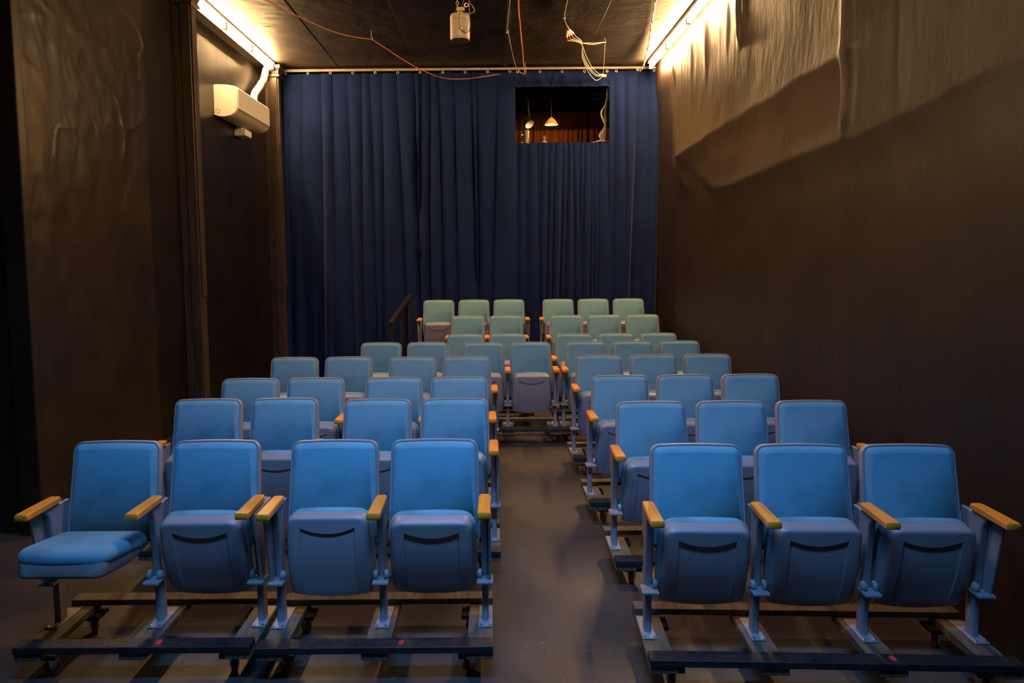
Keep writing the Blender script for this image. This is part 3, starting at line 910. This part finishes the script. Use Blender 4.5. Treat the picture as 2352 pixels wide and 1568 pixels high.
# ------------------------------------------------------------------ inside the booth
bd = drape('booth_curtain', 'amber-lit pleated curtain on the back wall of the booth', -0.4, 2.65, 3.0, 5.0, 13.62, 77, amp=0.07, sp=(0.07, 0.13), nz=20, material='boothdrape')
lp = thing('pendant_lamp', 'glowing amber pendant lamp hanging inside the booth window', 'lamp', (1.045, 12.8, 4.33))
obj('shade', MB().lathe([(0.118, 0.0), (0.112, 0.012), (0.085, 0.055), (0.045, 0.10), (0.022, 0.118), (0.020, 0.116), (0.042, 0.096), (0.082, 0.052), (0.108, 0.010), (0.114, 0.0)], 28, cap0=False, cap1=False).mesh('shade', 'shade', smooth=True), lp)
obj('bulb', MB().lathe([(0.010, -0.003), (0.040, -0.002), (0.056, 0.004), (0.050, 0.014), (0.024, 0.042), (0.014, 0.06)], 18).mesh('bulb', 'bulb', smooth=True), lp)
obj('socket', MB().lathe([(0.018, 0.06), (0.022, 0.118), (0.014, 0.14), (0.006, 0.15)], 16).mesh('socket', 'steel', smooth=True), lp)
obj('cord', MB().tube([(0, 0, 0.14), (0.0, 0, 0.72)], 0.004, 6).mesh('cord', 'gcord'), lp)
ld = bpy.data.lights.new('bulb_light', 'POINT')
ld.energy = 48
ld.color = (1.0, 0.42, 0.08)
ld.shadow_soft_size = 0.004
lo = bpy.data.objects.new('bulb_light', ld)
C.objects.link(lo)
lo.parent = lp
lo.location = (0, 0, -0.005)

st = thing('spotlight', 'tilted black spotlight with white reflector inside the booth', 'spotlight', (0.645, 12.5, 4.285))
mt = Vector((0.45, -0.55, -0.70)).to_track_quat('-Z', 'Y').to_matrix().to_4x4()
obj('hood', MB().lathe([(0.086, -0.01), (0.088, 0.0), (0.075, 0.05), (0.045, 0.095), (0.03, 0.14), (0.01, 0.145)], 22, mt, cap0=False).mesh('hood', 'black', smooth=True), st)
obj('reflector', MB().lathe([(0.081, -0.008), (0.06, 0.025), (0.03, 0.04), (0.008, 0.045)], 22, mt, cap0=False).mesh('reflector', 'reflector', smooth=True), st)
obj('bracket', MB().tube([(0, 0.02, 0.12), (-0.02, 0.03, 0.3), (-0.02, 0.03, 0.79)], 0.012, 8).mesh('bracket', 'black', smooth=True), st)

ct = thing('stage_can', 'grey cylindrical stage light standing at the booth window sill', 'stage light', (0.575, 12.25, 3.86))
obj('body', MB().lathe([(0.05, 0.0), (0.055, 0.01), (0.055, 0.15), (0.05, 0.16), (0.05, 0.27), (0.044, 0.283)], 20).mesh('body', 'can', smooth=True), ct)
obj('ring', MB().torus((0, 0, 0.155), 0.054, 0.006, 'Z', 18, 6).mesh('ring', 'chrome', smooth='all'), ct)
obj('yoke', MB().tube([(-0.062, 0, 0.2), (-0.085, 0, 0.1), (-0.085, 0, 0.0), (-0.085, 0, -0.86)], 0.01, 8).mesh('yoke', 'black', smooth=True), ct)
for z in (0.07, 0.2):
    obj('knob', MB().lathe([(0.012, 0), (0.016, 0.008), (0.012, 0.018)], 10, Matrix.Translation((-0.065, -0.02, z)) @ Matrix.Rotation(R(-90), 4, 'X') @ Matrix.Rotation(R(180), 4, 'X')).mesh('knob', 'steel', smooth=True), ct)
obj('base', MB().lathe([(0.12, -0.86), (0.12, -0.845), (0.02, -0.83)], 18).mesh('base', 'black', smooth=True), ct)
obj('stem', MB().tube([(0, 0, -0.84), (0, 0, 0.005)], 0.012, 8).mesh('stem', 'black', smooth=True), ct)

s2 = thing('stage_can', 'small white-rimmed stage light at middle of the booth window sill', 'stage light', (0.89, 12.5, 3.98))
obj('body', MB().lathe([(0.045, 0.0), (0.035, 0.03), (0.03, 0.05), (0.03, 0.10), (0.022, 0.112)], 18).mesh('body', 'can', smooth=True), s2)
obj('rim', MB().torus((0, 0, 0.0), 0.045, 0.005, 'Z', 18, 6).mesh('rim', 'white', smooth='all'), s2)
obj('lever', MB().tube([(0.028, -0.01, 0.085), (0.06, -0.02, 0.06)], 0.004, 6).mesh('lever', 'steel'), s2)
obj('stem', MB().tube([(0.0, 0, -0.98), (0, 0, 0.02)], 0.008, 8).mesh('stem', 'black'), s2)

cb = thing('cable_coil', 'loose bundle of grey cables hanging at right edge of booth window', 'cables')
rnd = random.Random(4)
for i in range(9):
    j = lambda s=0.02: rnd.uniform(-s, s)
    pts = catmull([(1.90 + j(0.01), 11.98, 4.80), (1.885 + j(), 11.98 + j(), 4.55), (1.83 + j(0.05), 11.96 + j(), 4.34 + j()), (1.86 + j(), 11.97 + j(), 4.15), (1.81 + j(0.06), 11.97 + j(), 4.0), (1.80 + j(0.06), 11.96, 3.89)], 7)
    obj('cord', MB().tube(pts, 0.006, 6).mesh('cord', ('gcord', 'wcord', 'gcord')[i % 3], smooth=True), cb)
obj('cord', MB().tube(catmull([(1.62, 11.97, 3.87), (1.72, 11.95, 3.90), (1.80, 11.95, 3.91), (1.91, 11.96, 3.90)], 6), 0.012, 8).mesh('cord', 'gcord', smooth=True), cb)

fr = thing('ceiling_frame', 'thin dark metal frame hanging near the booth ceiling', 'frame', (1.9, 12.8, 4.78))
obj('bar', MB().tube([(-0.16, -0.10, -0.04), (-0.10, 0.1, 0.08), (0.16, 0.1, 0.08), (0.14, -0.10, -0.04), (-0.16, -0.10, -0.04)], 0.008, 6).mesh('bar', 'speaker', smooth=True), fr)
obj('hanger', MB().tube([(0.15, 0.0, 0.02), (0.15, 0.0, 0.28)], 0.006, 6).mesh('hanger', 'speaker'), fr)
obj('hanger', MB().tube([(-0.12, 0.03, 0.04), (-0.12, 0.03, 0.28)], 0.006, 6).mesh('hanger', 'speaker'), fr)
